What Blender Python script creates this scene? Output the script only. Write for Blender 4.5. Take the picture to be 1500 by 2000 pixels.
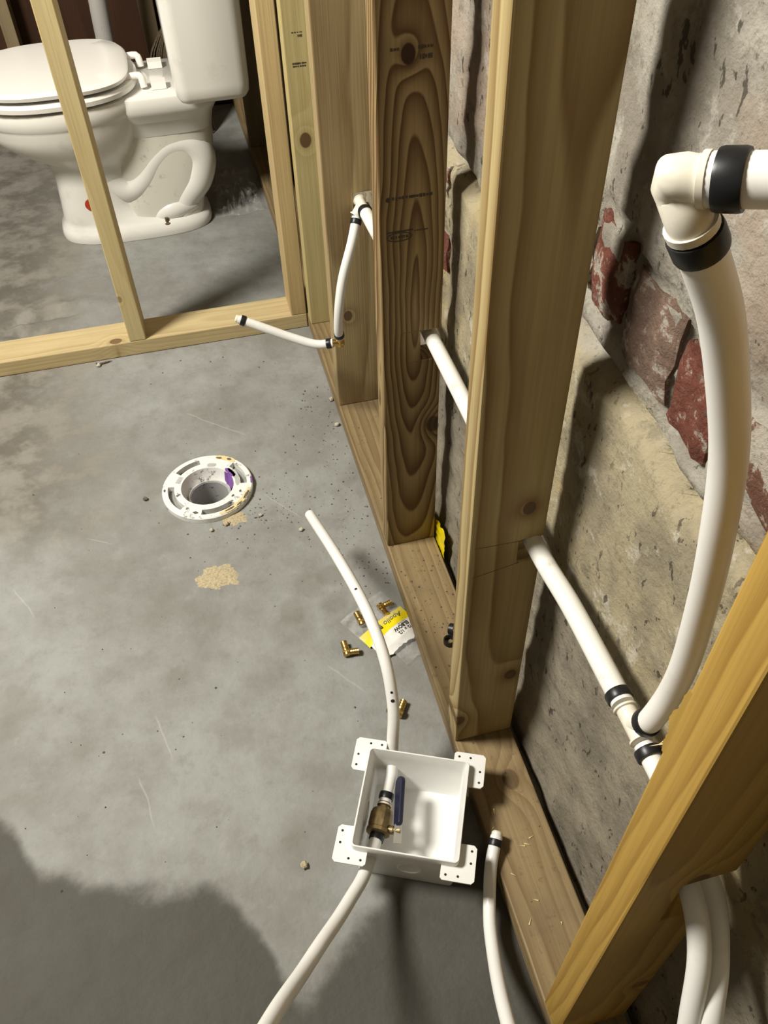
import bpy, bmesh, math, random
from mathutils import Vector, Matrix, noise
for o in list(bpy.data.objects): bpy.data.objects.remove(o)
S = bpy.context.scene
COL = S.collection
random.seed(7)
PI = math.pi

# ------------------------------------------------------------------ camera
F_PX = 1633.09
yaw, pitch, roll = .2293, .8213, -.0309
CAM = Vector((-.2308, -.1581, 1.1997))
fw = Vector((math.sin(yaw)*math.cos(pitch), math.cos(yaw)*math.cos(pitch), -math.sin(pitch)))
rt = Vector((math.cos(yaw), -math.sin(yaw), 0)); up = rt.cross(fw)
r2 = math.cos(roll)*rt+math.sin(roll)*up; u2 = -math.sin(roll)*rt+math.cos(roll)*up
cd = bpy.data.cameras.new('camera'); cam = bpy.data.objects.new('camera', cd); COL.objects.link(cam)
cam.matrix_world = Matrix(((r2.x, u2.x, -fw.x, CAM.x), (r2.y, u2.y, -fw.y, CAM.y), (r2.z, u2.z, -fw.z, CAM.z), (0, 0, 0, 1)))
cd.sensor_fit = 'VERTICAL'; cd.sensor_height = 24.0; cd.lens = F_PX/2000*24.0; cd.clip_start = .01
S.camera = cam
# ------------------------------------------------------------------ light
w = bpy.data.worlds.new('world'); S.world = w; w.use_nodes = True
w.node_tree.nodes['Background'].inputs[0].default_value = (1, .84, .58, 1)
w.node_tree.nodes['Background'].inputs[1].default_value = .125
def lamp(name, loc, power, col, size):
    l = bpy.data.lights.new(name, 'POINT'); l.energy = power; l.color = col; l.shadow_soft_size = size
    o = bpy.data.objects.new(name, l); COL.objects.link(o); o.location = loc
lamp('bathroom_globe', (-1.45, .90, 2.20), 362, (1, .955, .85), .27)     # frosted ceiling globe, out of view to the upper left
V = S.view_settings
S.display_settings.display_device = 'sRGB'
V.view_transform = 'Standard'; V.look = 'None'; V.exposure = 0.0; V.gamma = 1.0; V.use_curve_mapping = False

cy = S.cycles; cy.max_bounces = 5; cy.diffuse_bounces = 3; cy.glossy_bounces = 2; cy.transmission_bounces = 4; cy.transparent_max_bounces = 8; cy.caustics_reflective = False; cy.caustics_refractive = False; cy.use_adaptive_sampling = True; cy.adaptive_threshold = .04

# ------------------------------------------------------------------ helpers
def tag(o, label=None, cat=None, group=None, kind=None):
    if label: o['label'] = label
    if cat: o['category'] = cat
    if group: o['group'] = group
    if kind: o['kind'] = kind
    return o
def empty(name, loc, label, cat, group=None):
    o = bpy.data.objects.new(name, None); COL.objects.link(o); o.location = loc; o.empty_display_size = .02
    return tag(o, label, cat, group)
def wloc(o):
    v = Vector(o.location)
    while o.parent: o = o.parent; v += Vector(o.location)
    return v
def mobj(name, vf, mat, parent=None, loc=None, smooth=False, sharp=None):
    """vf = (verts, faces) in world space; the mesh is moved to loc (world) or to the parent's place"""
    v, f = vf
    org = Vector(loc) if loc is not None else (wloc(parent) if parent else Vector((0, 0, 0)))
    me = bpy.data.meshes.new(name)
    me.from_pydata([tuple(Vector(p)-org) for p in v], [], f); me.update()
    bm = bmesh.new(); bm.from_mesh(me); bmesh.ops.recalc_face_normals(bm, faces=bm.faces); bm.to_mesh(me); bm.free()
    if smooth:
        for p in me.polygons: p.use_smooth = True
        if sharp: me.set_sharp_from_angle(angle=math.radians(sharp))
    me.materials.append(mat)
    o = bpy.data.objects.new(name, me); COL.objects.link(o)
    if parent:
        o.parent = parent; o.location = org-wloc(parent)
    else: o.location = org
    return o
def bevel(o, wd, seg=2):
    m = o.modifiers.new('bevel', 'BEVEL'); m.width = wd; m.segments = seg; m.limit_method = 'ANGLE'; m.angle_limit = math.radians(40)
    return o
def join(*parts):
    V_, F_ = [], []
    for v, f in parts:
        k = len(V_); V_ += list(v); F_ += [tuple(i+k for i in q) for q in f]
    return V_, F_
def box(a, b):
    (x0, y0, z0), (x1, y1, z1) = a, b
    v = [(x0, y0, z0), (x1, y0, z0), (x1, y1, z0), (x0, y1, z0), (x0, y0, z1), (x1, y0, z1), (x1, y1, z1), (x0, y1, z1)]
    return v, [(0, 3, 2, 1), (4, 5, 6, 7), (0, 1, 5, 4), (1, 2, 6, 5), (2, 3, 7, 6), (3, 0, 4, 7)]
def prism(poly, fn, d0, d1):
    """extrude polygon [(a,b)] ; fn(a,b,d) -> xyz"""
    n = len(poly)
    v = [fn(a, b, d0) for a, b in poly]+[fn(a, b, d1) for a, b in poly]
    return v, [tuple(range(n)), tuple(range(2*n-1, n-1, -1))]+[(i, (i+1) % n, n+(i+1) % n, n+i) for i in range(n)]
def spline(pts, step=.008):
    P = [Vector(p) for p in pts]
    if len(P) == 2:
        n = max(2, int((P[1]-P[0]).length/step)); return [P[0].lerp(P[1], i/n) for i in range(n+1)]
    P = [P[0]*2-P[1]]+P+[P[-1]*2-P[-2]]
    out = []
    for i in range(1, len(P)-2):
        p0, p1, p2, p3 = P[i-1:i+3]
        n = max(2, int((p2-p1).length/step))
        for k in range(n):
            t = k/n
            out.append(.5*((2*p1)+(p2-p0)*t+(2*p0-5*p1+4*p2-p3)*t*t+(3*p1-p0-3*p2+p3)*t**3))
    out.append(P[-2]); return out
def frames(path):
    T = []
    for i in range(len(path)):
        a = path[max(0, i-1)]; b = path[min(len(path)-1, i+1)]; T.append((b-a).normalized())
    n = T[0].orthogonal().normalized(); fr = []
    for t in T:
        n = (n-t*n.dot(t)).normalized(); fr.append((t, n, t.cross(n)))
    return fr
def sweep(path, rad, sides=20, hollow=(False, False), wall=.0022):
    """tube along path; rad number or list; hollow ends show the bore"""
    fr = frames(path); n = len(path)
    R = rad if isinstance(rad, (list, tuple)) else [rad]*n
    rings = [(path[i], fr[i], R[i]) for i in range(n)]
    if hollow[0]:
        rings = [(path[0]+fr[0][0]*.02, fr[0], R[0]-wall), (path[0], fr[0], R[0]-wall)]+rings
    if hollow[1]:
        rings = rings+[(path[-1], fr[-1], R[-1]-wall), (path[-1]-fr[-1][0]*.02, fr[-1], R[-1]-wall)]
    v, f = [], []
    for c, (t, a, b), r in rings:
        for k in range(sides):
            g = 2*PI*k/sides; v.append(c+a*(r*math.cos(g))+b*(r*math.sin(g)))
    m = len(rings)
    for i in range(m-1):
        for k in range(sides):
            k2 = (k+1) % sides
            f.append((i*sides+k, i*sides+k2, (i+1)*sides+k2, (i+1)*sides+k))
    f.append(tuple(range(sides-1, -1, -1))); f.append(tuple((m-1)*sides+k for k in range(sides)))
    return v, f
def lathe(prof, org, axis, sides=24, closed=False):
    """prof [(r,h)] revolved about axis through org; closed joins the last point to the first"""
    org = Vector(org); t = Vector(axis).normalized(); a = t.orthogonal().normalized(); b = t.cross(a)
    v, f = [], []; m = len(prof)
    for r, h in prof:
        for k in range(sides):
            g = 2*PI*k/sides; v.append(org+t*h+(a*math.cos(g)+b*math.sin(g))*max(r, 1e-5))
    for i in range(m if closed else m-1):
        j = (i+1) % m
        for k in range(sides):
            k2 = (k+1) % sides; f.append((i*sides+k, i*sides+k2, j*sides+k2, j*sides+k))
    if not closed:
        f.append(tuple(range(sides))); f.append(tuple((m-1)*sides+k for k in range(sides)))
    return v, f
def ring_at(path, i, r, half=.0048):
    t = frames(path)[i][0]
    return lathe([(r*.96, -half), (r*1.13, -half), (r*1.17, -half*.7), (r*1.17, half*.7), (r*1.13, half), (r*.96, half)], path[i], t, closed=True)
def loft(secs, closed_ends=True):
    n = len(secs[0]); v, f = [], []
    for s in secs: v += s
    for i in range(len(secs)-1):
        for k in range(n):
            k2 = (k+1) % n; f.append((i*n+k, i*n+k2, (i+1)*n+k2, (i+1)*n+k))
    if closed_ends:
        f.append(tuple(range(n))); f.append(tuple((len(secs)-1)*n+k for k in range(n)))
    return v, f
def fbm(p, s, o=4): return noise.fractal(Vector(p)*s, 1.0, 2.0, o)

# ------------------------------------------------------------------ node helpers
class NT:
    def __init__(self, name):
        self.m = bpy.data.materials.new(name); self.m.use_nodes = True; self.t = self.m.node_tree
        self.b = self.t.nodes['Principled BSDF']
        self._c = None
    def n(self, ty, **k):
        x = self.t.nodes.new(ty)
        for a, b in k.items(): setattr(x, a, b)
        return x
    def put(self, sock, val):
        if hasattr(val, 'is_output'): self.t.links.new(val, sock)
        else: sock.default_value = val
    def M(self, op, a, b=None, c=None):
        x = self.n('ShaderNodeMath', operation=op); self.put(x.inputs[0], a)
        if b is not None: self.put(x.inputs[1], b)
        if c is not None: self.put(x.inputs[2], c)
        return x.outputs[0]
    def co(self):
        if self._c is None: self._c = self.n('ShaderNodeTexCoord').outputs['Object']
        return self._c
    def xyz(self, v=None):
        x = self.n('ShaderNodeSeparateXYZ'); self.put(x.inputs[0], v or self.co()); return x.outputs
    def vec(self, a, b, c):
        x = self.n('ShaderNodeCombineXYZ')
        for s, q in zip(x.inputs, (a, b, c)): self.put(s, q)
        return x.outputs[0]
    def scale(self, s, off=(0, 0, 0), v=None):
        x = self.n('ShaderNodeMapping'); self.put(x.inputs[0], v or self.co())
        x.inputs['Scale'].default_value = s if isinstance(s, tuple) else (s, s, s); x.inputs['Location'].default_value = off
        return x.outputs[0]
    def noise(self, s, det=4, off=(0, 0, 0), v=None, rough=.55):
        x = self.n('ShaderNodeTexNoise'); self.put(x.inputs['Vector'], self.scale(s, off, v)); x.inputs['Scale'].default_value = 1
        x.inputs['Detail'].default_value = det; x.inputs['Roughness'].default_value = rough
        return x.outputs['Fac']
    def vor(self, s, off=(0, 0, 0), feat='F1', v=None):
        x = self.n('ShaderNodeTexVoronoi', feature=feat); self.put(x.inputs['Vector'], self.scale(s, off, v)); x.inputs['Scale'].default_value = 1
        return x.outputs['Distance']
    def ss(self, val, a, b):
        x = self.n('ShaderNodeMapRange', interpolation_type='SMOOTHSTEP'); self.put(x.inputs[0], val)
        x.inputs[1].default_value = a; x.inputs[2].default_value = b; x.inputs[3].default_value = 0; x.inputs[4].default_value = 1
        return x.outputs[0]
    def mix(self, f, a, b, mode='MIX'):
        x = self.n('ShaderNodeMix', data_type='RGBA', blend_type=mode); x.clamp_factor = True
        self.put(x.inputs[0], f)
        for s, q in ((x.inputs[6], a), (x.inputs[7], b)):
            if isinstance(q, tuple) and len(q) == 3: q = (*q, 1)
            self.put(s, q)
        return x.outputs[2]
    def bump(self, h, st=.3, dist=.002):
        x = self.n('ShaderNodeBump'); self.put(x.inputs['Height'], h); x.inputs['Strength'].default_value = st; x.inputs['Distance'].default_value = dist
        self.t.links.new(x.outputs[0], self.b.inputs['Normal'])
    def fin(self, col, rough=.6, **k):
        if isinstance(col, tuple) and len(col) == 3: col = (*col, 1)
        self.put(self.b.inputs['Base Color'], col); self.put(self.b.inputs['Roughness'], rough)
        for a, q in k.items(): self.put(self.b.inputs[a.replace('_', ' ')], q)
        return self.m

def wood(name, light, dark, ax=(.05, .09), tilt=(0, .02), freq=140, con=.8, knots=(), grain='Z', seed=0, grime=.0, wob=.012, sharp=1.6):
    """knots: (a, l, r, strength) in object space across/along the board"""
    t = NT(name); x, y, z = t.xyz()
    a, b, l = {'Z': (x, y, z), 'Y': (x, z, y), 'X': (y, z, x)}[grain]
    p = t.vec(a, b, l); off = (seed*3.1, seed*1.7, seed*2.3)
    n1 = t.M('SUBTRACT', t.noise((9, 9, 3.0), 3, off, p), .5); n2 = t.M('SUBTRACT', t.noise((7, 7, 2.2), 2, (off[1], off[2], off[0]), p), .5)
    aa = t.M('ADD', t.M('SUBTRACT', a, ax[0]), t.M('MULTIPLY_ADD', n1, wob*2, t.M('MULTIPLY', l, tilt[0])))
    bb = t.M('ADD', t.M('SUBTRACT', b, ax[1]), t.M('MULTIPLY_ADD', n2, wob*2, t.M('MULTIPLY', l, tilt[1])))
    r = t.M('SQRT', t.M('ADD', t.M('MULTIPLY', aa, aa), t.M('MULTIPLY', bb, bb)))
    kn = None; halo = None
    for ka, kl, kr, ks in knots:
        da = t.M('DIVIDE', t.M('SUBTRACT', a, ka), kr); dl = t.M('DIVIDE', t.M('SUBTRACT', l, kl), kr)
        d2 = t.M('ADD', t.M('MULTIPLY', da, da), t.M('MULTIPLY', t.M('MULTIPLY', dl, dl), .55))
        r = t.M('ADD', r, t.M('MULTIPLY', t.M('EXPONENT', t.M('MULTIPLY', d2, -.22)), kr*1.7))
        d = t.M('ADD', t.M('SQRT', d2), t.M('MULTIPLY', n1, .5))
        k = t.M('MULTIPLY', t.ss(d, 1.05, .82), ks); h = t.M('MULTIPLY', t.ss(d, 1.7, .95), ks*.4)
        kn = k if kn is None else t.M('MAXIMUM', kn, k); halo = h if halo is None else t.M('MAXIMUM', halo, h)
    fr = t.M('FRACT', t.M('MULTIPLY', r, freq))
    g = t.M('MULTIPLY', t.M('POWER', fr, sharp), t.ss(fr, 1.0, .86))
    fib = t.noise((260, 260, 5), 2, off, p)
    big = t.noise((14, 14, 2.5), 3, (off[2], off[0], off[1]), p)
    v = t.M('MULTIPLY', g, t.M('MULTIPLY_ADD', big, 1.2, con-.6))
    c = t.mix(v, light, dark)
    c = t.mix(t.M('MULTIPLY', t.ss(fib, .35, .75), .22), c, tuple(q*.62 for q in dark))
    c = t.mix(t.M('MULTIPLY', t.ss(big, .45, .8), .25), c, tuple(q*.8 for q in dark))
    if kn is not None:
        c = t.mix(halo, c, dark)
        c = t.mix(kn, c, (dark[0]*.3, dark[1]*.22, dark[2]*.22))
    if grime > 0:
        gs = t.noise((75, 75, 75), 5, off, None, .75); gb = t.noise((9, 9, 9), 3, off)
        c = t.mix(t.M('MULTIPLY', t.ss(gs, .56, .7), grime*.8), c, (.07, .05, .03))
        c = t.mix(t.M('MULTIPLY', t.ss(gb, .48, .7), grime*.8), c, (.16, .115, .07))
    t.bump(fib, .35, .0012)
    return t.fin(c, .62, Specular_IOR_Level=.3)
def plain(name, col, rough=.5, var=0., vs=20, **k):
    t = NT(name)
    if var:
        n = t.noise(vs, 5); c = t.mix(t.ss(n, .3, .75), tuple(min(1, q*(1+var)) for q in col), tuple(q*(1-var) for q in col))
    else: c = col
    return t.fin(c, rough, **k)

# ------------------------------------------------------------------ materials
def m_floor():
    t = NT('concrete_floor'); x, y, z = t.xyz()
    n1 = t.noise(3.0, 5, (0, 0, 0), None, .62); n2 = t.noise(11, 4, (3, 1, 0), None, .62); n3 = t.noise(60, 4, (7, 2, 0), None, .7)
    n5 = t.noise((24, 24, 24), 6, (1, 9, 0), None, .75)
    c = t.mix(t.ss(n1, .35, .65), (.295, .30, .29), (.22, .22, .205))
    c = t.mix(t.M('MULTIPLY', t.ss(n5, .5, .68), .32), c, (.165, .16, .145)); c = t.mix(t.M('MULTIPLY', t.ss(n5, .46, .32), .3), c, (.34, .34, .325))
    c = t.mix(t.M('MULTIPLY', t.ss(n2, .42, .7), .45), c, (.175, .165, .145))
    c = t.mix(t.M('MULTIPLY', t.ss(n2, .45, .25), .3), c, (.34, .34, .325))
    c = t.mix(t.M('MULTIPLY', t.ss(n3, .55, .8), .30), c, (.15, .14, .12))
    # brown water stain along the left of the slab and by the corner
    st = t.M('MULTIPLY', t.ss(t.M('ADD', x, t.M('MULTIPLY', t.M('SUBTRACT', n2, .5), .7)), -.46, -.66), t.ss(t.M('ADD', y, t.M('MULTIPLY', t.M('SUBTRACT', n1, .5), .6)), .95, 1.2))
    c = t.mix(t.M('MULTIPLY', st, .68), c, t.mix(t.ss(n2, .38, .62), (.22, .20, .165), (.085, .07, .05)))
    # damp spots in front of the outlet box
    for px, py, pr in ((-.12, .735, .035), (-.155, .79, .04), (-.19, .74, .035), (-.2, .70, .05), (-.11, .80, .03), (-.245, .33, .06)):
        dx = t.M('SUBTRACT', x, px); dy = t.M('SUBTRACT', y, py)
        d = t.M('ADD', t.M('SQRT', t.M('ADD', t.M('MULTIPLY', dx, dx), t.M('MULTIPLY', dy, dy))), t.M('MULTIPLY', t.M('SUBTRACT', n2, .5), .06))
        c = t.mix(t.M('MULTIPLY', t.ss(d, pr, pr*.45), .38), c, (.155, .145, .12))
    # damp concrete and painted shade spreading in lobes from the near side
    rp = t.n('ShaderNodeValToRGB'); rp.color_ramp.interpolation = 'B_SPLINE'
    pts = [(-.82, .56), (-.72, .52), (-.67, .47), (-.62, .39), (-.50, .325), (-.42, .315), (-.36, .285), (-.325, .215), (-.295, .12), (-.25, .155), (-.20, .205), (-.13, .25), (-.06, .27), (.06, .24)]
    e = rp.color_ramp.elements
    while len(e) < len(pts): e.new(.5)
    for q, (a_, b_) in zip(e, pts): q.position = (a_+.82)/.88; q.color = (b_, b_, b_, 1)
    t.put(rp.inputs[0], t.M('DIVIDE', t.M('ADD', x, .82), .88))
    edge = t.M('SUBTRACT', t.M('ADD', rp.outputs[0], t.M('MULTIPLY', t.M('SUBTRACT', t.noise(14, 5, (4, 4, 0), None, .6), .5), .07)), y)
    damp_shade = t.M('MULTIPLY', t.ss(edge, -.018, .02), t.ss(x, .06, .0))  # right part, near the stud, includes cast shadow painted into the colour
    c = t.mix(t.M('MULTIPLY', damp_shade, .62), c, t.mix(.5, c, (.02, .018, .012)))
    c = t.mix(damp_shade, c, t.mix(.76, c, (.046, .041, .031)))
    # trowel ridges
    hsum = t.M('ADD', t.M('MULTIPLY', n3, .35), t.M('MULTIPLY', n2, 1.5))
    nn = t.M('MULTIPLY', t.M('SUBTRACT', t.noise(9, 2, (1, 5, 0)), .5), .025)
    for ax_, ay_, bx_, by_ in TROWEL:
        L = math.hypot(bx_-ax_, by_-ay_); ux, uy = (bx_-ax_)/L, (by_-ay_)/L
        dx = t.M('SUBTRACT', x, ax_); dy = t.M('SUBTRACT', y, ay_)
        s = t.M('ADD', t.M('MULTIPLY', dx, ux), t.M('MULTIPLY', dy, uy))
        d = t.M('ABSOLUTE', t.M('ADD', t.M('SUBTRACT', t.M('MULTIPLY', dx, uy), t.M('MULTIPLY', dy, ux)), nn))
        k = t.M('MULTIPLY', t.ss(d, .0022, .0003), t.M('MULTIPLY', t.ss(s, 0, .02), t.ss(s, L, L-.03)))
        c = t.mix(t.M('MULTIPLY', k, .3), c, (.48, .47, .44))
    t.bump(hsum, .55, .005)
    return t.fin(c, t.M('MULTIPLY_ADD', damp_shade, -.03, .74), Specular_IOR_Level=.25)
TROWEL = [(-.445, .60, -.42, .50), (-.47, .50, -.455, .40), (-.55, 1.02, -.49, .98), (-.68, .93, -.63, .84), (-.20, 1.05, -.13, .95), (-.33, 1.34, -.20, 1.22), (-.16, .62, -.10, .54)]
def m_wall():
    t = NT('rubble_masonry'); x, y, z = t.xyz()
    n1 = t.noise(7, 3, (2, 0, 0), None, .62); n2 = t.noise(22, 5, (0, 4, 0), None, .66); n3 = t.noise(95, 4, (5, 5, 5), None, .7); n4 = t.noise(4.5, 4, (8, 3, 1), None, .6); n5 = t.noise((12, 12, 9), 5, (4, 1, 6), None, .62)
    zz = t.M('ADD', z, t.M('MULTIPLY', t.M('SUBTRACT', n1, .5), .10))
    low = t.mix(t.ss(n5, .38, .62), (.265, .235, .18), (.185, .165, .13))
    mid = t.mix(t.ss(n5, .40, .60), (.33, .285, .19), (.235, .205, .145))
    mid = t.mix(t.M('MULTIPLY', t.ss(n4, .5, .60), .6), mid, (.35, .28, .145))
    mid = t.mix(t.M('MULTIPLY', t.ss(n2, .57, .66), .55), mid, (.50, .47, .40))
    hi = t.mix(t.ss(n5, .40, .60), (.31, .29, .25), (.205, .185, .155))
    hi = t.mix(t.M('MULTIPLY', t.ss(n4, .53, .62), .5), hi, (.29, .205, .15))
    hi = t.mix(t.M('MULTIPLY', t.ss(n2, .58, .67), .45), hi, (.43, .41, .37))
    c = t.mix(t.ss(zz, .38, .46), low, mid); c = t.mix(t.ss(zz, .70, .725), c, hi)
    c = t.mix(t.M('MULTIPLY', t.ss(n2, .43, .33), .5), c, (.13, .115, .09))
    c = t.mix(t.M('MULTIPLY', t.ss(n3, .58, .68), .4), c, (.10, .085, .07))
    pit = t.ss(t.noise((85, 85, 48), 3, (2, 2, 9), None, .6), .615, .665)
    pm = t.M('MULTIPLY', pit, t.ss(n5, .36, .52))
    c = t.mix(t.M('MULTIPLY', pm, .8), c, (.04, .034, .027))
    t.bump(t.M('ADD', t.M('MULTIPLY', n2, 1.2), t.M('MULTIPLY', n3, .45)), .7, .006)
    return t.fin(c, .9, Specular_IOR_Level=.1)
def m_brick(name, col, mort):
    t = NT(name); n1 = t.noise(26, 7, (0, 0, 0), None, .68); n2 = t.noise(90, 6, (3, 3, 3), None, .72)
    c = t.mix(t.ss(n1, .38, .62), col, tuple(q*.6 for q in col)); c = t.mix(t.ss(n1, mort, mort-.05), c, (.36, .325, .275))
    c = t.mix(t.M('MULTIPLY', t.ss(n2, .53, .66), .6), c, (.13, .09, .07)); c = t.mix(t.M('MULTIPLY', t.ss(n2, .42, .34), .4), c, (.45, .40, .34))
    t.bump(t.M('ADD', n1, n2), .9, .005)
    return t.fin(c, .9, Specular_IOR_Level=.1)
def m_dirty_white(name, base, dirt, amt, s, rough=.45):
    t = NT(name); n = t.noise(s, 6, (1, 2, 3), None, .7); n2 = t.noise(s*.25, 3)
    c = t.mix(t.M('MULTIPLY', t.ss(n, .56, .68), amt), base, dirt); c = t.mix(t.M('MULTIPLY', t.ss(n2, .5, .75), .25), c, tuple(q*.8 for q in base))
    return t.fin(c, rough)
def m_clear(name, amt, tint=(1, 1, 1)):
    t = NT(name); tr = t.n('ShaderNodeBsdfTransparent'); tr.inputs[0].default_value = (*tint, 1)
    fz = t.noise(45, 4); t.bump(t.noise(70, 4), .8, .004)
    t.fin((.75, .75, .74), .18, Specular_IOR_Level=.8)
    mx = t.n('ShaderNodeMixShader'); t.put(mx.inputs[0], t.M('MULTIPLY', t.ss(fz, .2, .8), amt))
    t.t.links.new(tr.outputs[0], mx.inputs[1]); t.t.links.new(t.b.outputs[0], mx.inputs[2])
    t.t.links.new(mx.outputs[0], t.t.nodes['Material Output'].inputs[0]); return t.m
LT = (.56, .455, .25); DK = (.27, .175, .075)
MAT = dict(
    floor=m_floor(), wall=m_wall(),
    pex=m_dirty_white('white_tubing', (.80, .79, .765), (.55, .50, .40), .12, 30, .38),
    pex_old=m_dirty_white('dusty_white_tubing', (.78, .765, .72), (.46, .41, .31), .55, 22, .45),
    poly=plain('cream_fitting', (.74, .70, .60), .4, .08, 60),
    black=plain('black_crimp', (.018, .018, .02), .38, .2, 90, Metallic=.4),
    brass=plain('bright_brass', (.55, .37, .12), .3, .2, 120, Metallic=1.0),
    brass_old=plain('dull_brass', (.20, .145, .065), .42, .3, 90, Metallic=.6),
    steel=plain('plated_steel', (.75, .75, .72), .3, Metallic=1.0),
    blue=plain('navy_vinyl_grip', (.006, .008, .030), .5, .2, 60),
    abs=plain('white_moulded_plastic', (.80, .80, .78), .42, .03, 30), hole=plain('dark_hole', (.02, .02, .018), .9),
    china=m_dirty_white('white_vitreous_china', (.76, .745, .70), (.50, .44, .34), .18, 9, .16),
    seat=plain('white_seat_plastic', (.84, .82, .78), .25), china_dirty=m_dirty_white('grimy_china', (.70, .675, .60), (.30, .25, .18), .5, 26, .3),
    rust=plain('rust_bolt', (.10, .06, .03), .8, .4, 200), red=plain('red_sticker', (.42, .045, .012), .5),
    pvc=m_dirty_white('dirty_white_pvc', (.78, .78, .76), (.035, .03, .025), .9, 55, .4), pvc_in=m_dirty_white('grimy_pipe_bore', (.42, .42, .42), (.03, .027, .025), .9, 60, .5),
    purple=m_dirty_white('purple_primer', (.20, .08, .34), (.03, .02, .03), .6, 60, .4),
    gluey=m_dirty_white('yellowed_glue', (.72, .58, .30), (.16, .11, .05), .8, 80, .5), grey=m_dirty_white('grey_glue_smear', (.42, .42, .40), (.2, .2, .19), .5, 60, .6),
    label=plain('white_print', (.80, .79, .76), .5), ink=plain('black_ink', (.012, .012, .012), .6), inkw=plain('faded_stamp_ink', (.045, .035, .022), .8, .4, 300),
    bgrey=plain('bar_code_grey', (.25, .25, .25), .6),
    yellow=plain('yellow_print', (.86, .70, .01), .35), clear=m_clear('clear_plastic_film', .32), clear2=m_clear('crinkled_clear_plastic', .20),
    sand=plain('dry_sand', (.40, .335, .215), .95, .25, 300), stone=plain('concrete_crumb', (.40, .37, .30), .9, .3, 200), grit=plain('dark_grit', (.11, .095, .075), .95, .4, 300),
    kerf=plain('saw_kerf', (.16, .105, .05), .9), splinter=plain('fresh_splinter', (.72, .58, .30), .7, .15, 200),
    pipegrey=m_dirty_white('grey_painted_pipe', (.40, .38, .36), (.16, .14, .12), .7, 14, .6),
    broom=plain('brown_broom_straw', (.085, .062, .035), .9, .4, 200), card=plain('brown_cardboard', (.33, .22, .12), .85, .1, 10),
)
# ------------------------------------------------------------------ floor (with the drain hole)
FX, FY = -.304, 1.083
def nonuni(a, b, fine, coarse, lo, hi):
    out = []; q = a
    while q < b-1e-6:
        out.append(q); q += fine if lo-1e-6 <= q < hi else coarse
    out.append(b); return out
def flat_floor():
    xs = nonuni(-3.0, 1.0, .012, .10, -.9, .12); ys = nonuni(-2.4, 3.4, .014, .10, .0, 2.6)
    v, f = [], []
    for yy in ys:
        for xx in xs:
            zz = 0.0
            if -.9 < xx < .1 and 0 < yy < 2.6:
                # broken patch edge beyond the partition
                if 1.66 < yy < 2.1 and xx < -.5:
                    e = 1.835+.05*(xx+.6)+.012*noise.noise(Vector((xx*14, 1, 3)))
                    k = max(0, min(1, (-.5-xx)/.12))
                    d = yy-e
                    zz += k*(-.022*math.exp(-((d+.014)/.014)**2)+.014*math.exp(-((d-.012)/.02)**2)+.014*fbm((xx, yy, 2), 16, 4)*math.exp(-(d/.12)**2))
                    zz += -.012*math.exp(-(((xx+.655)/.03)**2+((yy-1.745)/.018)**2))
                zz += .0012*fbm((xx, yy, 0), 9, 3)
                if xx < -.55 and yy < 1.5: zz += .004*min(1, (-.55-xx)/.1)*fbm((xx, yy, 5), 12, 4)
                if xx > -.02 or 1.57 < yy < 1.70 or abs(xx+.38) < .26 and 2.08 < yy < 2.42: zz = min(zz, -.0006)
                if (xx-FX)**2+(yy-FY)**2 < .13**2: zz = -.0004
            v.append((xx, yy, zz))
    nx = len(xs)
    for j in range(len(ys)-1):
        for i in range(nx-1):
            cx = (xs[i]+xs[i+1])/2; cy = (ys[j]+ys[j+1])/2
            if (cx-FX)**2+(cy-FY)**2 < .058**2: continue
            f.append((j*nx+i, j*nx+i+1, (j+1)*nx+i+1, (j+1)*nx+i))
    return v, f
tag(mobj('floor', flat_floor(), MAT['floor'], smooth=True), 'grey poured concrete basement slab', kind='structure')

# ------------------------------------------------------------------ masonry wall on the right
BRICKS = [(.120, .232, .748, .812, 2, .003), (.246, .302, .735, .812, 0, .0045), (.316, .396, .738, .826, 1, .004), (.408, .468, .752, .836, 0, .0035),
          (.482, .575, .750, .815, 2, .003), (.02, .108, .752, .812, 0, .003), (.865, .935, .55, .60, 0, .003), (.87, .95, .655, .70, 2, .003), (.60, .70, .752, .815, 2, .003)]
def wall_x(y, z, joint=True):
    ledge = .705+.02*fbm((y, 0, 0), 6, 3)
    base = .111 if z < ledge else .1235
    if abs(z-ledge) < .02: base += .016*math.exp(-((z-ledge-.004)/.006)**2)
    if z < .10: base -= .008*(1-z/.10)
    if joint and .5 < z < .86:
        for y0, y1, z0, z1, _, _ in BRICKS:
            dy = max(y0-y, y-y1); dz = max(z0-z, z-z1); d = max(dy, dz)
            if -.004 < d < .011: base += .0055*(1+.8*noise.noise(Vector((y*60, z*60, 2))))
    n = .005*fbm((y, z, 1), 5, 3)+.0035*fbm((y, z, 4), 17, 4)+.0012*fbm((y, z, 7), 45, 2)
    return max(.0995, base+n)
def rough_wall():
    ys = nonuni(-1.6, 3.3, .0085, .05, -.12, 1.15); zs = nonuni(-.02, 2.45, .0085, .08, -.02, 1.12)
    v = [(wall_x(y, z), y, z) for z in zs for y in ys]; n = len(ys); m = len(zs)
    f = [(j*n+i, j*n+i+1, (j+1)*n+i+1, (j+1)*n+i) for j in range(m-1) for i in range(n-1)]
    k = len(v)   # solid back
    v += [(.40, ys[0], zs[0]), (.40, ys[-1], zs[0]), (.40, ys[-1], zs[-1]), (.40, ys[0], zs[-1])]
    f += [(k, k+3, k+2, k+1), tuple([k]+[j*n for j in range(m)]+[k+3]), tuple([k+1]+[j*n+n-1 for j in range(m)]+[k+2]),
          tuple([k+3]+[(m-1)*n+i for i in range(n)]+[k+2]), tuple([k]+[i for i in range(n)]+[k+1])]
    return v, f
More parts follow.
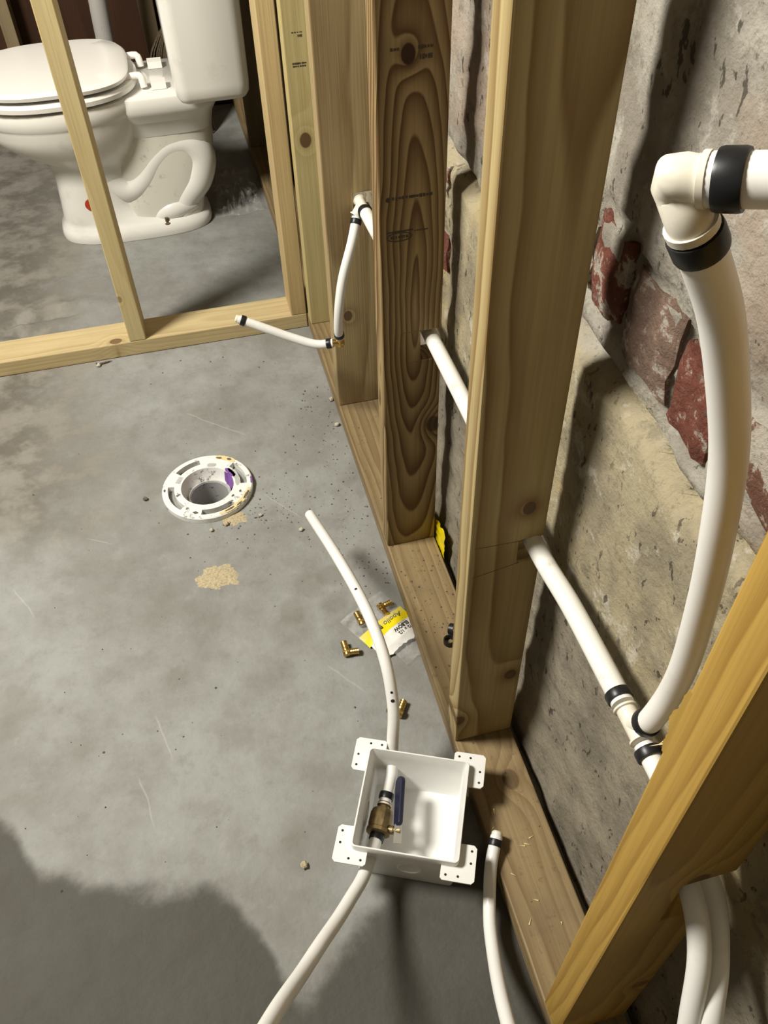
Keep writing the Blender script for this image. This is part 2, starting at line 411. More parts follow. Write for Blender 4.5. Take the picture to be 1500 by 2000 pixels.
WALL = tag(mobj('wall_right', rough_wall(), MAT['wall'], smooth=True), 'old masonry foundation wall of parged rubble and brick', kind='structure')
BR = [m_brick('red_brick', (.19, .070, .050), .46), m_brick('pink_grey_brick', (.23, .155, .12), .47), m_brick('smeared_brick', (.20, .10, .07), .53)]
def brick(y0, y1, z0, z1, mat, proud=.004, seed=0):
    ny, nz = 7, 4; v, f = [], []
    xf = sum(wall_x(y0*(1-a)+y1*a, z0*(1-b)+z1*b, False) for a in (.1, .5, .9) for b in (.1, .5, .9))/9-proud
    for j in range(nz+1):
        for i in range(ny+1):
            y = y0+(y1-y0)*i/ny; z = z0+(z1-z0)*j/nz; e = (i in (0, ny))+(j in (0, nz))
            jit = .007*noise.noise(Vector((y*40, z*40, seed))); 
            v.append((xf+.003*e+.0035*fbm((y, z, seed), 45, 3), y+jit*(1 if e else 0), z+jit*(1 if e else 0)))
    n = ny+1
    f = [(j*n+i, j*n+i+1, (j+1)*n+i+1, (j+1)*n+i) for j in range(nz) for i in range(ny)]
    k = len(v); rim = [i for i in range(n)]+[j*n+ny for j in range(1, nz+1)]+[nz*n+i for i in range(ny-1, -1, -1)]+[j*n for j in range(nz-1, 0, -1)]
    v += [(xf+.05, v[i][1], v[i][2]) for i in rim]; q = len(rim)
    f += [(rim[i], rim[(i+1) % q], k+(i+1) % q, k+i) for i in range(q)]+[tuple(range(k, k+q))]
    return mobj('brick', (v, f), BR[mat], WALL, smooth=True, sharp=50)
for i, (y0, y1, z0, z1, m_, pr) in enumerate(BRICKS):
    brick(y0, y1, z0, z1, m_, pr, i)

# ------------------------------------------------------------------ timber
T, W = .038, .089
def stud(name, x0, y0, mat, label, notch=None, top=2.3, width=(W, T), lean=(0, 0), group='studs of the long side wall', z0=T):
    """2x4 on edge: width across x and y; notch=(xa, za, zb) cut in its back edge"""
    wx, wy = width
    if notch:
        xa, za, zb = notch
        poly = [(0, 0), (wx, 0), (wx, za-z0), (xa, za-z0+.001), (xa-.001, zb-z0-.001), (wx, zb-z0), (wx, top-z0), (0, top-z0)]
    else: poly = [(0, 0), (wx, 0), (wx, top-z0), (0, top-z0)]
    vf = prism(poly, lambda a, b, d: (x0+a+lean[0]*b, y0+d+lean[1]*b, z0+b), 0, wy)
    o = bevel(mobj(name, vf, mat, loc=(x0, y0, z0)), .0022, 2)
    return tag(o, label, 'stud', group)
def plate(name, a, b, mat, label, group):
    o = bevel(mobj(name, box(a, b), mat, loc=(a[0], a[1], 0)), .0022, 2)
    return tag(o, label, 'sill plate', group)
YE, YD, YC, YB, YA, YP = .012, .4075, .8095, 1.2225, 1.5385, 1.588
WD = dict(
    E=wood('amber_pine', (.42, .265, .06), (.25, .135, .022), (.02, .075), (.01, .035), 70, .95, [(.054, .477, .012, .8), (.076, .15, .010, .6)], seed=1),
    D=wood('straight_grain_pine', (.42, .335, .165), (.215, .135, .048), (.070, .085), (.004, .022), 72, 1.15, [(.0635, .497, .0085, .85), (.0735, .158, .0095, .8), (.004, .062, .009, .7)], seed=2),
    C=wood('bold_flame_grain_pine', (.33, .24, .115), (.105, .053, .016), (.048, .060), (.0, .120), 120, 1.25, [(.0388, .828, .009, 1.0), (.080, .277, .012, .75)], seed=3, wob=.016, sharp=1.2),
    B=wood('brownish_pine', (.42, .325, .17), (.24, .16, .075), (.03, .12), (.0, .02), 80, .95, [(.031, .222, .009, .8)], seed=4),
    A=wood('greenish_treated_pine', (.50, .42, .20), (.34, .25, .10), (.02, .15), (.0, .015), 90, .5, [(.026, .437, .013, .95)], seed=5),
    G=wood('golden_pine', (.56, .43, .22), (.34, .23, .10), (.019, .12), (.0, .012), 100, .85, seed=6),
    P=wood('pale_pine', (.58, .475, .25), (.40, .29, .12), (.05, .14), (.0, .012), 100, .5, [(.004, .115, .006, .5)], seed=8),
    plate=wood('scuffed_plate_pine', (.29, .215, .11), (.16, .10, .045), (.04, .09), (.0, .02), 80, .85, [(.060, 1.33, .013, .6)], 'Y', 9, .5),
    plate2=wood('pale_plate_pine', (.58, .47, .26), (.38, .27, .12), (.04, .10), (.0, .012), 100, .5, [(.012, .79, .012, .8)], 'X', 10, .08),
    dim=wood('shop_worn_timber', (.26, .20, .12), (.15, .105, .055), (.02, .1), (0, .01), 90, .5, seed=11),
)
plate('bottom_plate', (0, -1.0, 0), (W, 3.05, T), WD['plate'], 'long scuffed pine bottom plate on the floor along the masonry wall', 'bottom plates of the stud walls')
plate('bottom_plate', (-1.25, YP, 0), (-.0015, YP+W, T), WD['plate2'], 'pale pine bottom plate crossing the floor in front of the toilet', 'bottom plates of the stud walls')
sE = stud('wall_stud', 0, YE, WD['E'], 'nearest amber stud at the lower right corner, its inner face strongly lit', (.043, .425, .512))
sD = stud('wall_stud', 0, YD, WD['D'], 'tall stud in the middle with the notched white pipe and two round knots', (.0600, .4440, .4830), lean=(-.004, 0))
sC = stud('wall_stud', 0, YC, WD['C'], 'dark stud with bold flame grain and black ink stamps', (.0585, .4440, .496))
sB = stud('wall_stud', 0, YB, WD['B'], 'brown stud behind the bent tube, second from the room corner', (.0550, .4700, .5080))
sA = stud('wall_stud', 0, YA, WD['A'], 'stud at the room corner with a dark triangular knot and faint stamps')
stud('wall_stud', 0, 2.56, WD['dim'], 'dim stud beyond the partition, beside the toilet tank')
stud('partition_stud', -T-.0015, YP, WD['G'], 'end stud of the partition, standing against the side wall', width=(T, W), group='studs of the partition')
stud('partition_stud', -.4275, YP, WD['P'], 'slim pale stud standing alone in front of the toilet', width=(T, W), group='studs of the partition')
# saw kerfs beside the notches, ink stamps
def strip(y, pts, wd, mat, name, parent):
    (xa, za), (xb, zb) = pts; d = Vector((xb-xa, 0, zb-za)).normalized(); n = Vector((-d.z, 0, d.x))*wd/2
    q = [Vector((xa, y, za))+n, Vector((xb, y, zb))+n, Vector((xb, y, zb))-n, Vector((xa, y, za))-n]
    v = q+[p+Vector((0, .0006, 0)) for p in q]
    return mobj(name, (v, [(0, 1, 2, 3), (7, 6, 5, 4), (0, 4, 5, 1), (1, 5, 6, 2), (2, 6, 7, 3), (3, 7, 4, 0)]), mat, parent)
strip(YD-.0003, [(.004, .4845), (.0605, .4822)], .0007, MAT['kerf'], 'saw_kerf', sD); strip(YD-.0003, [(.0045, .4325), (.0605, .4436)], .0007, MAT['kerf'], 'saw_kerf', sD)
strip(YC-.0003, [(.038, .4425), (.060, .4445)], .0007, MAT['kerf'], 'saw_kerf', sC); strip(YC-.0003, [(.03, .4975), (.060, .4965)], .0009, MAT['kerf'], 'saw_kerf', sC)
def stampline(parent, y, x0, x1, z, h, seed, n):
    random.seed(seed); q = (x1-x0)/n; vs = []
    for i in range(n):
        a = x0+q*i; wq = q*random.uniform(.55, .98); hh = h*random.uniform(.55, 1)
        vs.append(box((a, y-.0003, z-hh/2), (a+wq, y+.0003, z+hh/2)))
    return tag(mobj('ink_stamp', join(*vs), MAT['inkw'], parent), 'line of smudged black ink lettering')
stampline(sC, YC, .0175, .071, .7003, .0048, 3, 12)
mobj('ink_stamp', lathe([(.0, -.0003), (.0032, -.0003), (.0032, .0003), (0, .0003)], (.0125, YC, .6995), (0, 1, 0), 14), MAT['inkw'], sC)
def oval(parent, y, cx, cz, a, b, t_):
    v, f = [], []; n = 36
    for k in range(n):
        g = 2*PI*k/n
        for s in (1, 1-t_):
            for d in (-.0003, .0003): v.append((cx+a*math.cos(g)*(s if s == 1 else 1-t_*.4), y+d, cz+b*math.sin(g)*s))
    for k in range(n):
        p = 4*k; q = 4*((k+1) % n)
        f += [(p, q, q+2, p+2), (p+1, p+3, q+3, q+1), (p, p+1, q+1, q), (p+2, q+2, q+3, p+3)]
    return mobj('ink_stamp', (v, f), MAT['inkw'], parent)
oval(sC, YC, .0268, .6475, .0175, .0068, .25); stampline(sC, YC, .015, .039, .6475, .005, 9, 7); stampline(sC, YC, .047, .066, .6535, .0026, 4, 6)
strip(YC-.0003, [(.0093, .655), (.045, .6555)], .0022, MAT['inkw'], 'ink_stamp', sC)
stampline(sC, YC, .018, .030, .872, .004, 12, 3); stampline(sC, YC, .050, .068, .872, .0045, 13, 5); stampline(sC, YC, .052, .068, .862, .006, 14, 5)
stampline(sA, YA, .0136, .0406, .6205, .0035, 5, 6); stampline(sA, YA, .014, .0406, .6155, .003, 6, 6); stampline(sA, YA, .028, .037, .668, .006, 7, 3); stampline(sA, YA, .017, .037, .674, .002, 8, 4)
random.seed(11)
# torn splinters on the inner edge of the near stud
def shard(p, d, n, L, wd):
    p, d, n = Vector(p), Vector(d).normalized(), Vector(n).normalized(); b = d.cross(n)
    v = [p-b*wd, p+b*wd, p+n*wd*.8, p+d*L]; return v, [(0, 1, 2), (0, 3, 1), (1, 3, 2), (2, 3, 0)]
def flake():
    v, f = [], []; n = 26
    for k in range(n+1):
        z = .688+.075*k/n; e = max(0, math.sin(PI*k/n))*(.0036+.0016*math.sin(k*.55+.6)+.0016*noise.noise(Vector((k*.9, 3, 1))))
        for yy, xx in ((YE+T-.004, .0002), (YE+T+max(.0002, e), -.0004-.12*e), (YE+T+max(.0002, e), .0014-.12*e), (YE+T-.004, .003)): v.append((xx, yy, z))
    for k in range(n):
        for i in range(4): f.append((4*k+i, 4*k+(i+1) % 4, 4*k+4+(i+1) % 4, 4*k+4+i))
    return v, f+[(0, 1, 2, 3), (4*n+3, 4*n+2, 4*n+1, 4*n)]
mobj('torn_flake', flake(), WD['E'], sE, smooth=True, sharp=60)
mobj('splinter', shard((.001, YE+T, .697), (-.06, .42, -.9), (-.3, 1, 0), .026, .0011), MAT['splinter'], sE)
mobj('splinter', shard((.001, YE+T, .705), (-.03, .25, -.95), (-.3, 1, 0), .024, .0012), MAT['splinter'], sE)

# ------------------------------------------------------------------ supply pipe through the studs
R34, R12 = .0111, .0085
def tube(parent, pts, r, mat='pex', hollow=(False, False), name='tube', step=.008):
    pa = spline(pts, step); return mobj(name, sweep(pa, r, 22, hollow), MAT[mat], parent, smooth=True, sharp=50), pa
def crimp(parent, pa, i, r, half=.0046): return mobj('crimp_ring', ring_at(pa, i, r, half), MAT['black'], parent, smooth=True, sharp=35)
SUP = empty('supply_pipe', (.075, .16, .44), 'white supply pipe threaded through the stud notches with tees, elbow and black crimp rings', 'pipe')
TEE = Vector((.0745, .160, .4935)); d_far = Vector((0, 1, -.01)).normalized()
_, pa = tube(SUP, [TEE+d_far*.022, (.0752, .30, .488), (.0755, YD, .4745), (.0765, .62, .476), (.0765, YC, .476), (.073, 1.0, .481), (.0655, YB-.030, .4905)], R34, 'pex_old'); 
crimp(SUP, pa, 1, R34); crimp(SUP, pa, -2, R34)
_, pa = tube(SUP, [TEE-d_far*.022, (.0750, .10, .492), (.077, YE+T, .480), (.0805, YE-.002, .465), (.071, -.030, .432), (.056, -.063, .400), (.050, -.10, .34), (.052, -.15, .22), (.056, -.22, .10), (.058, -.33, .052), (.058, -.60, .050)], .0098); crimp(SUP, pa, 1, .0108)
BRD = Vector((.20, -.42, .88)).normalized()   # branch leaves towards the viewer
def tee_body(c, d, b, r, lb=.020):
    k = r*.86
    pr = lambda L: [(k*.8, -L), (r*1.05, -L), (r*1.05, -L+.002), (k, -L+.0028), (k, L-.0028), (r*1.05, L-.002), (r*1.05, L), (k*.8, L)]
    br = [(k*.8, 0), (k, 0), (k, lb-.0028), (r*1.05, lb-.002), (r*1.05, lb), (k*.6, lb)]
    return join(lathe(pr(.018), c, d), lathe(br, c, b))
mobj('tee_fitting', tee_body(TEE, d_far, BRD, R34), MAT['poly'], SUP, smooth=True, sharp=35)
BIG = [TEE+BRD*.017, TEE+BRD*.028, (.0862, .1455, .566), (.0805, .1390, .630), (.0660, .1335, .727), (.0540, .1315, .796), (.0425, .1330, .860), (.0285, .1335, .9074), (.0069, .1342, .9653), (-.0139, .1330, 1.003), (-.0215, .1335, 1.0150)]
_, pa = tube(SUP, BIG, R34); crimp(SUP, pa, 1, R34); crimp(SUP, pa, -2, R34, .0058)
eb = pa[-1]; ed = (pa[-1]-pa[-3]).normalized(); corner = Vector((-.0325, .1405, 1.0365)); out_d = Vector((.0139, -.0133, .0060)).normalized(); out_d = (Vector((-.0027, .1226, 1.0438))-Vector((-.0166, .1359, 1.0398))).normalized()
e2 = corner+out_d*.0125
mobj('elbow_fitting', join(sweep(spline([eb-ed*.002, eb+ed*.008, corner-ed*.006, corner+out_d*.001+Vector((-.001, 0, .001)), corner+out_d*.007, e2+out_d*.003], .003), R34*.92, 24),
     lathe([(R34*.8, -.002), (R34*1.07, -.002), (R34*1.07, .002), (R34*.8, .002)], eb+ed*.0035, ed), lathe([(R34*.8, -.0015), (R34*1.05, -.0015), (R34*1.05, .0015), (R34*.8, .0015)], e2, out_d)), MAT['poly'], SUP, smooth=True, sharp=40)
_, pa = tube(SUP, [e2+out_d*.001, e2+out_d*.03, e2+out_d*.07, (.055, .075, 1.060), (.10, .06, 1.065)], R34); crimp(SUP, pa, 1, R34, .0058)
# far tee, drop, brass elbow and capped stub
T2 = Vector((.0645, YB-.022, .4925)); b2 = Vector((-.62, -.30, -.72)).normalized()
mobj('tee_fitting', tee_body(T2+Vector((0, .006, 0)), Vector((0, 1, .02)), b2, R34*.95, .021), MAT['poly'], SUP, smooth=True, sharp=35)
_, pa = tube(SUP, [T2+b2*.020, (.036, 1.170, .445), (.012, 1.150, .390), (.0, 1.140, .340), (-.0035, 1.145, .290), (-.0005, 1.155, .262)], R12); crimp(SUP, pa, 1, R12); crimp(SUP, pa, -2, R12)
E3 = Vector((.0005, 1.158, .2475))
mobj('brass_elbow', join(lathe([(.004, .020), (.0068, .020), (.0072, .0), (.0066, -.007), (.003, -.0085)], E3, (0, 0, 1), 16), lathe([(.003, -.008), (.0066, -.006), (.007, 0), (.0066, .017), (.004, .017)], E3, (-.97, .2, 0), 16)), MAT['brass'], SUP, smooth=True, sharp=35)
_, pa = tube(SUP, [E3+Vector((-.013, .003, -.0005)), (-.045, 1.172, .243), (-.090, 1.190, .256), (-.135, 1.205, .275), (-.180, 1.220, .294)], R12); crimp(SUP, pa, 1, R12); crimp(SUP, pa, -2, R12)
tl = (pa[-1]-pa[-3]).normalized(); mobj('plug', lathe([(.003, -.004), (R12*.86, -.004), (R12*.86, .004), (R12*.6, .006), (.002, .006)], pa[-1]+tl*.001, tl, 18), MAT['poly'], SUP, smooth=True, sharp=35)
# second tube leaving the notch of the near stud
o, pa = tube(None, [(.0560, YE+T+.006, .490), (.0560, YE, .484), (.0525, -.024, .452), (.0430, -.055, .397), (.034, -.085, .335), (.026, -.125, .22), (.022, -.19, .10), (.022, -.30, .052), (.022, -.60, .050)], .0096, name='water_tube')
tag(o, 'white tube drooping from the near stud, the left one of the lower right pair', 'tube')

# ------------------------------------------------------------------ tube with ball valve lying through the box
VT = empty('valve_tube', (-.115, .32, 0), 'long curved white tube with a brass ball valve, running through the outlet box', 'tube')
RV = .0087
def along(q, z):      # floor plan from the picture, height z
    return q
T1 = [(-.1305, .8449, .125), (-.1104, .6889, .180), (-.0936, .5653, .200), (-.0856, .4861, .178), (-.0871, .4371, .132), (-.0952, .4113, .092), (-.0995, .3992, .070), (-.1068, .3755, .056), (-.1270, .3370, .052)]
_, pa = tube(VT, T1, RV, 'pex', (True, False)); crimp(VT, pa, -2, RV*1.04)
vd = Vector((-.0220, -.0428, .0)).normalized(); vc = Vector((-.1395, .3128, .052)); sd = vd.cross(Vector((0, 0, 1))).normalized()
mobj('valve_body', lathe([(.006, -.026), (.0098, -.026), (.0100, -.0215), (.0080, -.021), (.0080, -.018), (.0145, -.015), (.0165, -.009), (.0165, .007), (.0150, .011), (.0170, .0125), (.0170, .0175), (.0085, .019), (.0085, .021), (.0098, .0215), (.0098, .026), (.006, .026)], vc, vd, 12), MAT['brass_old'], VT, smooth=True, sharp=25)
mobj('collar', lathe([(.007, -.0012), (.0102, -.0012), (.0102, .0012), (.007, .0012)], vc-vd*.0235, vd), MAT['poly'], VT, smooth=True, sharp=30)
mobj('collar', lathe([(.007, -.0012), (.0102, -.0012), (.0102, .0012), (.007, .0012)], vc+vd*.0235, vd), MAT['poly'], VT, smooth=True, sharp=30)
st = -sd if (-sd).x > 0 else sd      # towards the middle of the box
mobj('valve_stem', lathe([(.0, 0), (.006, 0), (.006, .012), (.004, .013), (.004, .022), (0, .022)], vc+st*.010+vd*.010, st+Vector((0, 0, .35)), 12), MAT['brass_old'], VT, smooth=True, sharp=30)
h0 = vc+st*.028+vd*.016+Vector((0, 0, .006)); hd = -vd-st*.16; hd.normalize()
nz = Vector((0, 0, 1)); hs = hd.cross(nz).normalized()
def slab(p, d, s, L, w0, w1, th, round_=False):
    n = d.cross(s).normalized(); out = [(0, -w0), (0, w0)]
    if round_: out = [(.003, -w0), (0, -w0*.6), (0, w0*.6), (.003, w0)]+[(L-w1+w1*math.sin(g), w1*math.cos(g)) for g in [PI*i/8 for i in range(9)]]
    else: out = [(0, -w0), (0, w0), (L, w1), (L, -w1)]
    return prism(out, lambda a, b, c: p+d*a+s*b+n*c, -th, th)
mobj('lever', join(slab(h0-hd*.012, hd, hs, .018, .0055, .0055, .0012), slab(h0+hd*.004, (hd+nz*.9).normalized(), hs, .011, .0055, .0045, .0012)), MAT['steel'], VT)
lg = mobj('lever_grip', slab(h0+hd*.010+nz*.007, hd, (hs*.55+nz*.83).normalized(), .071, .0078, .0088, .0036, True), MAT['blue'], VT); bevel(lg, .002)
T1b = [vc+vd*.0235, (-.1664, .2657, .056), (-.1826, .2372, .072), (-.2040, .2090, .094), (-.2248, .1811, .120), (-.2500, .1470, .160), (-.2742, .1110, .205), (-.3049, .0529, .305), (-.335, -.02, .42), (-.38, -.13, .51), (-.45, -.28, .52), (-.55, -.46, .42), (-.63, -.62, .22), (-.68, -.74, .06), (-.72, -.86, .0095)]
_, pa = tube(VT, T1b, RV); crimp(VT, pa, 0, RV*1.04)
ip = spline(T1, .004)
for yy, dr in ((.452, .0022), (.444, .0030), (.60, .0026)):
    q = min(range(len(ip)), key=lambda k: abs(ip[k].y-yy)); tn = frames(ip)[q][0]; n_ = (CAM-ip[q]); n_ = (n_-tn*n_.dot(tn)).normalized()
    mobj('ink_speck', lathe([(0, -.0006), (dr, -.0006), (dr*.8, .0003), (0, .0005)], ip[q]+n_*RV, n_, 9), MAT['ink'], VT)

# ------------------------------------------------------------------ plastic outlet box
ang = math.radians(-24.2); bu = Vector((math.cos(ang), math.sin(ang), 0)); bv = Vector((-math.sin(ang), math.cos(ang), 0)); BC = Vector((-.0957, .3072, 0))
def bp(u, v, z): return BC+bu*u+bv*v+Vector((0, 0, z))
OB = empty('outlet_box', tuple(BC), 'square white plastic outlet box with four corner ears lying open on the floor', 'outlet box')
def rrect(a, b, r, n=4):
    out = []
    for cx, cy, g0 in ((a-r, b-r, 0), (-(a-r), b-r, 90), (-(a-r), -(b-r), 180), (a-r, -(b-r), 270)):
        for k in range(n+1):
            g = math.radians(g0+90*k/n); out.append((cx+r*math.cos(g), cy+r*math.sin(g)))
    return out
def ringsec(a, b, r, z): return [bp(u, v, z) for u, v in rrect(a, b, r)]
secs = [ringsec(.0655, .0655, .006, .0005), ringsec(.0665, .0665, .006, .002), ringsec(.0675, .0675, .006, .086), ringsec(.0715, .0712, .006, .087), ringsec(.0718, .0715, .006, .099), ringsec(.0712, .0709, .006, .1005),
        ringsec(.0695, .0692, .005, .1005), ringsec(.0690, .0688, .005, .099), ringsec(.0650, .0650, .004, .085), ringsec(.0630, .0630, .004, .005), ringsec(.0620, .0620, .003, .0035)]
mobj('box_shell', loft(secs), MAT['abs'], OB, smooth=True, sharp=35)
for sx in (-1, 1):
    for sy in (-1, 1):
        L = [(.066, .040), (.0895, .040), (.0935, .044), (.0935, .086), (.0895, .090), (.052, .090), (.049, .087), (.049, .066), (.066, .066)]
        P = [(sx*a, sy*b) for a, b in L]
        e = mobj('mounting_ear', prism(P, lambda a, b, d: bp(a, b, d), .0855, .0878), MAT['abs'], OB)
        for a, b in ((.087, .048), (.087, .064), (.072, .083), (.056, .083)):
            mobj('screw_hole', lathe([(.0, .0), (.0017, .0), (.0017, .0008), (0, .0008)], bp(sx*a, sy*b, .0873), (0, 0, 1), 10), MAT['hole'], e)
fr_ = mobj('knockout', lathe([(.0145, -.001), (.0170, -.001), (.0170, .0016), (.0145, .0016)], bp(.006, -.0668, .045), -bv, 28, True), MAT['abs'], OB, smooth=True, sharp=40)
mobj('knockout', lathe([(.0155, -.001), (.0178, -.001), (.0178, .0012), (.0155, .0012)], bp(-.0640, -.004, .052), bu, 28, True), MAT['abs'], OB, smooth=True, sharp=40)

# short capped tube at the plate
ST = empty('stub_tube', (-.02, .19, 0), 'short white tube with one black crimp ring, its capped end resting on the bottom plate', 'tube')
_, pa = tube(ST, [(.0090, .2505, .0535), (-.0090, .220, .0450), (-.0225, .186, .036), (-.0345, .150, .034), (-.0450, .108, .050), (-.0545, .068, .078), (-.0615, .031, .107), (-.070, -.02, .15), (-.085, -.09, .19), (-.12, -.20, .19), (-.17, -.32, .11), (-.2, -.40, .03), (-.21, -.44, .009)], R12)
crimp(ST, pa, 1, R12); tl = (pa[0]-pa[2]).normalized(); mobj('plug', lathe([(.003, -.004), (R12*.9, -.004), (R12*.9, .004), (R12*.65, .006), (.002, .006)], pa[0]+tl*.001, tl, 18), MAT['poly'], ST, smooth=True, sharp=35)

# ------------------------------------------------------------------ closet flange
FL = empty('toilet_flange', (FX, FY, 0), 'dirty white toilet flange with purple primer set in the concrete floor', 'flange')
def flange_ring():
    n = 120; z0, z1 = .0, .0125; ri, rs0, rs1, ro = .0525, .0660, .0790, .0905
    slots = [(math.radians(a), math.radians(b)) for a, b in ((95, 138), (168, 222), (-62, -105+0) if False else (255, 305), (-8, 42))]
    def inslot(g):
        g %= 2*PI
        return any((a % (2*PI)) <= g <= (b % (2*PI)) if (a % (2*PI)) < (b % (2*PI)) else (g >= a % (2*PI) or g <= b % (2*PI)) for a, b in slots)
    R = [ri, rs0, rs1, ro-.002, ro]; v, f = [], []
    for k in range(n):
        g = 2*PI*k/n
        for r in R: v.append((FX+r*math.cos(g), FY+r*math.sin(g), z1 if r < ro-.0005 else z1-.002))
        for r in R: v.append((FX+r*math.cos(g), FY+r*math.sin(g), z0))
    m = 10
    for k in range(n):
        k2 = (k+1) % n; a, b = k*m, k2*m; s = inslot(2*PI*(k+.5)/n)
        for i in range(4):
            if i == 1 and s: continue
            f.append((a+i, a+i+1, b+i+1, b+i)); f.append((a+5+i, b+5+i, b+6+i, a+6+i))
        f.append((a+4, a+9, b+9, b+4)); f.append((a, b, b+5, a+5))
        if s:
            f.append((a+1, b+1, b+6, a+6)); f.append((a+2, a+7, b+7, b+2))
        for kk, base in ((k, a), ):
            sp = inslot(2*PI*((k-.5) % n)/n)
            if sp != s: f.append((a+1, a+2, a+7, a+6))
    return v, f
mobj('flange_ring', flange_ring(), MAT['pvc'], FL)
mobj('hub', lathe([(.0525, .0122), (.050, .004), (.0455, -.012), (.0420, -.016), (.0400, -.016), (.0385, -.12), (.0425, -.12), (.056, -.02), (.056, .002)], (FX, FY, 0), (0, 0, 1), 48, True), MAT['pvc'], FL, smooth=True, sharp=40)
mobj('bore', lathe([(.0382, -.0155), (.0398, -.0155), (.0398, -.099), (.0382, -.099)], (FX, FY, 0), (0, 0, 1), 48, True), MAT['pvc_in'], FL, smooth=True, sharp=40)
mobj('pipe_rim', lathe([(.0395, -.0165), (.0430, -.0165), (.0430, -.0135), (.0395, -.0135)], (FX, FY, 0), (0, 0, 1), 48, True), MAT['grey'], FL)
mobj('pipe_bottom', lathe([(0, -.1), (.0395, -.1), (.0395, -.098), (0, -.098)], (FX, FY, 0), (0, 0, 1), 32), MAT['grit'], FL)
def smear(name, mat, g0, g1, r0, r1, z, n=18, seed=0, hz=None):
    v, f = [], []
    for k in range(n+1):
        g = math.radians(g0+(g1-g0)*k/n); j = .0018*noise.noise(Vector((k*.7, seed, 0)))
        e = min(1, min(k, n-k)/3)
        for r, zz in ((r0+j+(1-e)*(r1-r0)*.3, hz if hz is not None else z), (r1-j-(1-e)*(r1-r0)*.3, z)):
            v.append((FX+r*math.cos(g), FY+r*math.sin(g), zz)); v.append((FX+r*math.cos(g), FY+r*math.sin(g), zz-.0006))
    for k in range(n):
        a = 4*k; b = a+4; f += [(a, a+2, b+2, b), (a+1, b+1, b+3, a+3), (a, b, b+1, a+1), (a+2, a+3, b+3, b+2)]
    f += [(0, 1, 3, 2), (4*n, 4*n+2, 4*n+3, 4*n+1)]
    return mobj(name, (v, f), mat, FL)
smear('primer_stain', MAT['purple'], -25, 40, .0435, .0520, .0128, hz=-.012); smear('primer_stain', MAT['purple'], 12, 44, .052, .062, .0130)
smear('primer_stain', MAT['purple'], -70, -25, .0435, .0470, -.0045, hz=-.0125); smear('primer_stain', MAT['purple'], -10, 3, .0865, .0900, .0130)
smear('glue_smear', MAT['grey'], -14, 40, .0560, .0650, .0130, seed=3); smear('glue_smear', MAT['gluey'], 42, 72, .0780, .0895, .0131, seed=5); smear('glue_smear', MAT['gluey'], -80, -18, .0800, .0895, .0131, seed=7); [smear('grime', MAT['grit'], g_, g_+d_, r_, r_+w_, .0133, 8, seed=20+k_) for k_, (g_, d_, r_, w_) in enumerate([(-72, 14, .082, .005), (-55, 10, .085, .004), (-40, 16, .083, .006), (-30, 5, .068, .004), (-118, 8, .072, .006), (62, 9, .079, .005), (48, 7, .081, .006), (190, 4, .060, .005), (172, 5, .083, .004), (-45, 6, .060, .004)])]
smear('paper_label', MAT['label'], 52, 82, .0530, .0645, .0130, seed=9); smear('glue_smear', MAT['grey'], 66, 84, .0545, .0650, .0131, seed=4)
for k in range(7):
    g = math.radians(142+2.6*k); d = Vector((math.cos(g), math.sin(g), 0)); e = Vector((-d.y, d.x, 0)); p = Vector((FX, FY, .0128))+d*.0565
    mobj('bar_code', prism([(0, 0), (.010, 0), (.010, .0011), (0, .0011)], lambda a, b, c: p+d*a+e*b+Vector((0, 0, c)), 0, .0003), MAT['bgrey'], FL)

# ------------------------------------------------------------------ toilet
TY = 2.25
TO = empty('toilet', (-.38, TY, 0), 'white two-piece toilet with closed lid behind the partition', 'toilet')
def egg(x0, x1, hw, z, n=48, back=2.0, front=2.0, yc=TY, mid=.5):
    cx = x0+(x1-x0)*mid; out = []
    for k in range(n):
        g = 2*PI*k/n; c, s = math.cos(g), math.sin(g); p = back if c > 0 else front
        a = (x1-cx) if c > 0 else (cx-x0)
        out.append(Vector((cx+a*math.copysign(abs(c)**(2/p), c), yc+hw*math.copysign(abs(s)**(2/p), s), z)))
    return out
bowl = [egg(-.592, -.168, .112, .0005, back=3.2, front=2.8), egg(-.594, -.166, .114, .012, back=3.2, front=2.8), egg(-.590, -.170, .112, .030, back=3.2, front=2.8), egg(-.582, -.195, .100, .040, back=3, front=2.8), egg(-.578, -.33, .094, .055, back=2.6, front=2.7),
        egg(-.574, -.36, .092, .10, back=2.5, front=2.6), egg(-.570, -.36, .092, .16, back=2.4, front=2.5), egg(-.572, -.35, .096, .195, back=2.3, front=2.4), egg(-.592, -.33, .112, .222), egg(-.640, -.31, .138, .250), egg(-.688, -.295, .160, .285),
        egg(-.708, -.285, .172, .315), egg(-.712, -.28, .174, .335), egg(-.716, -.275, .176, .342), egg(-.722, -.27, .180, .348), egg(-.726, -.265, .182, .372), egg(-.722, -.268, .179, .384), egg(-.70, -.29, .16, .386)]
mobj('bowl', loft(bowl), MAT['china'], TO, smooth=True, sharp=60)
deck = [egg(-.40, -.125, .090, .270, back=4, front=3), egg(-.41, -.115, .104, .310, back=4, front=3), egg(-.42, -.105, .126, .335, back=5, front=3), egg(-.42, -.100, .133, .348, back=6, front=3), egg(-.42, -.098, .135, .378, back=6, front=3), egg(-.41, -.102, .131, .384, back=6, front=3)]
mobj('tank_deck', loft(deck), MAT['china'], TO, smooth=True, sharp=60)
leg = [egg(-.43, -.185, .086, .03, back=3.5, front=3), egg(-.43, -.170, .087, .10, back=3.5, front=3), egg(-.43, -.150, .087, .16, back=3.5, front=3), egg(-.43, -.128, .088, .21, back=3.5, front=3), egg(-.42, -.122, .089, .28, back=3.5, front=3), egg(-.41, -.115, .098, .325, back=3.5, front=3)]
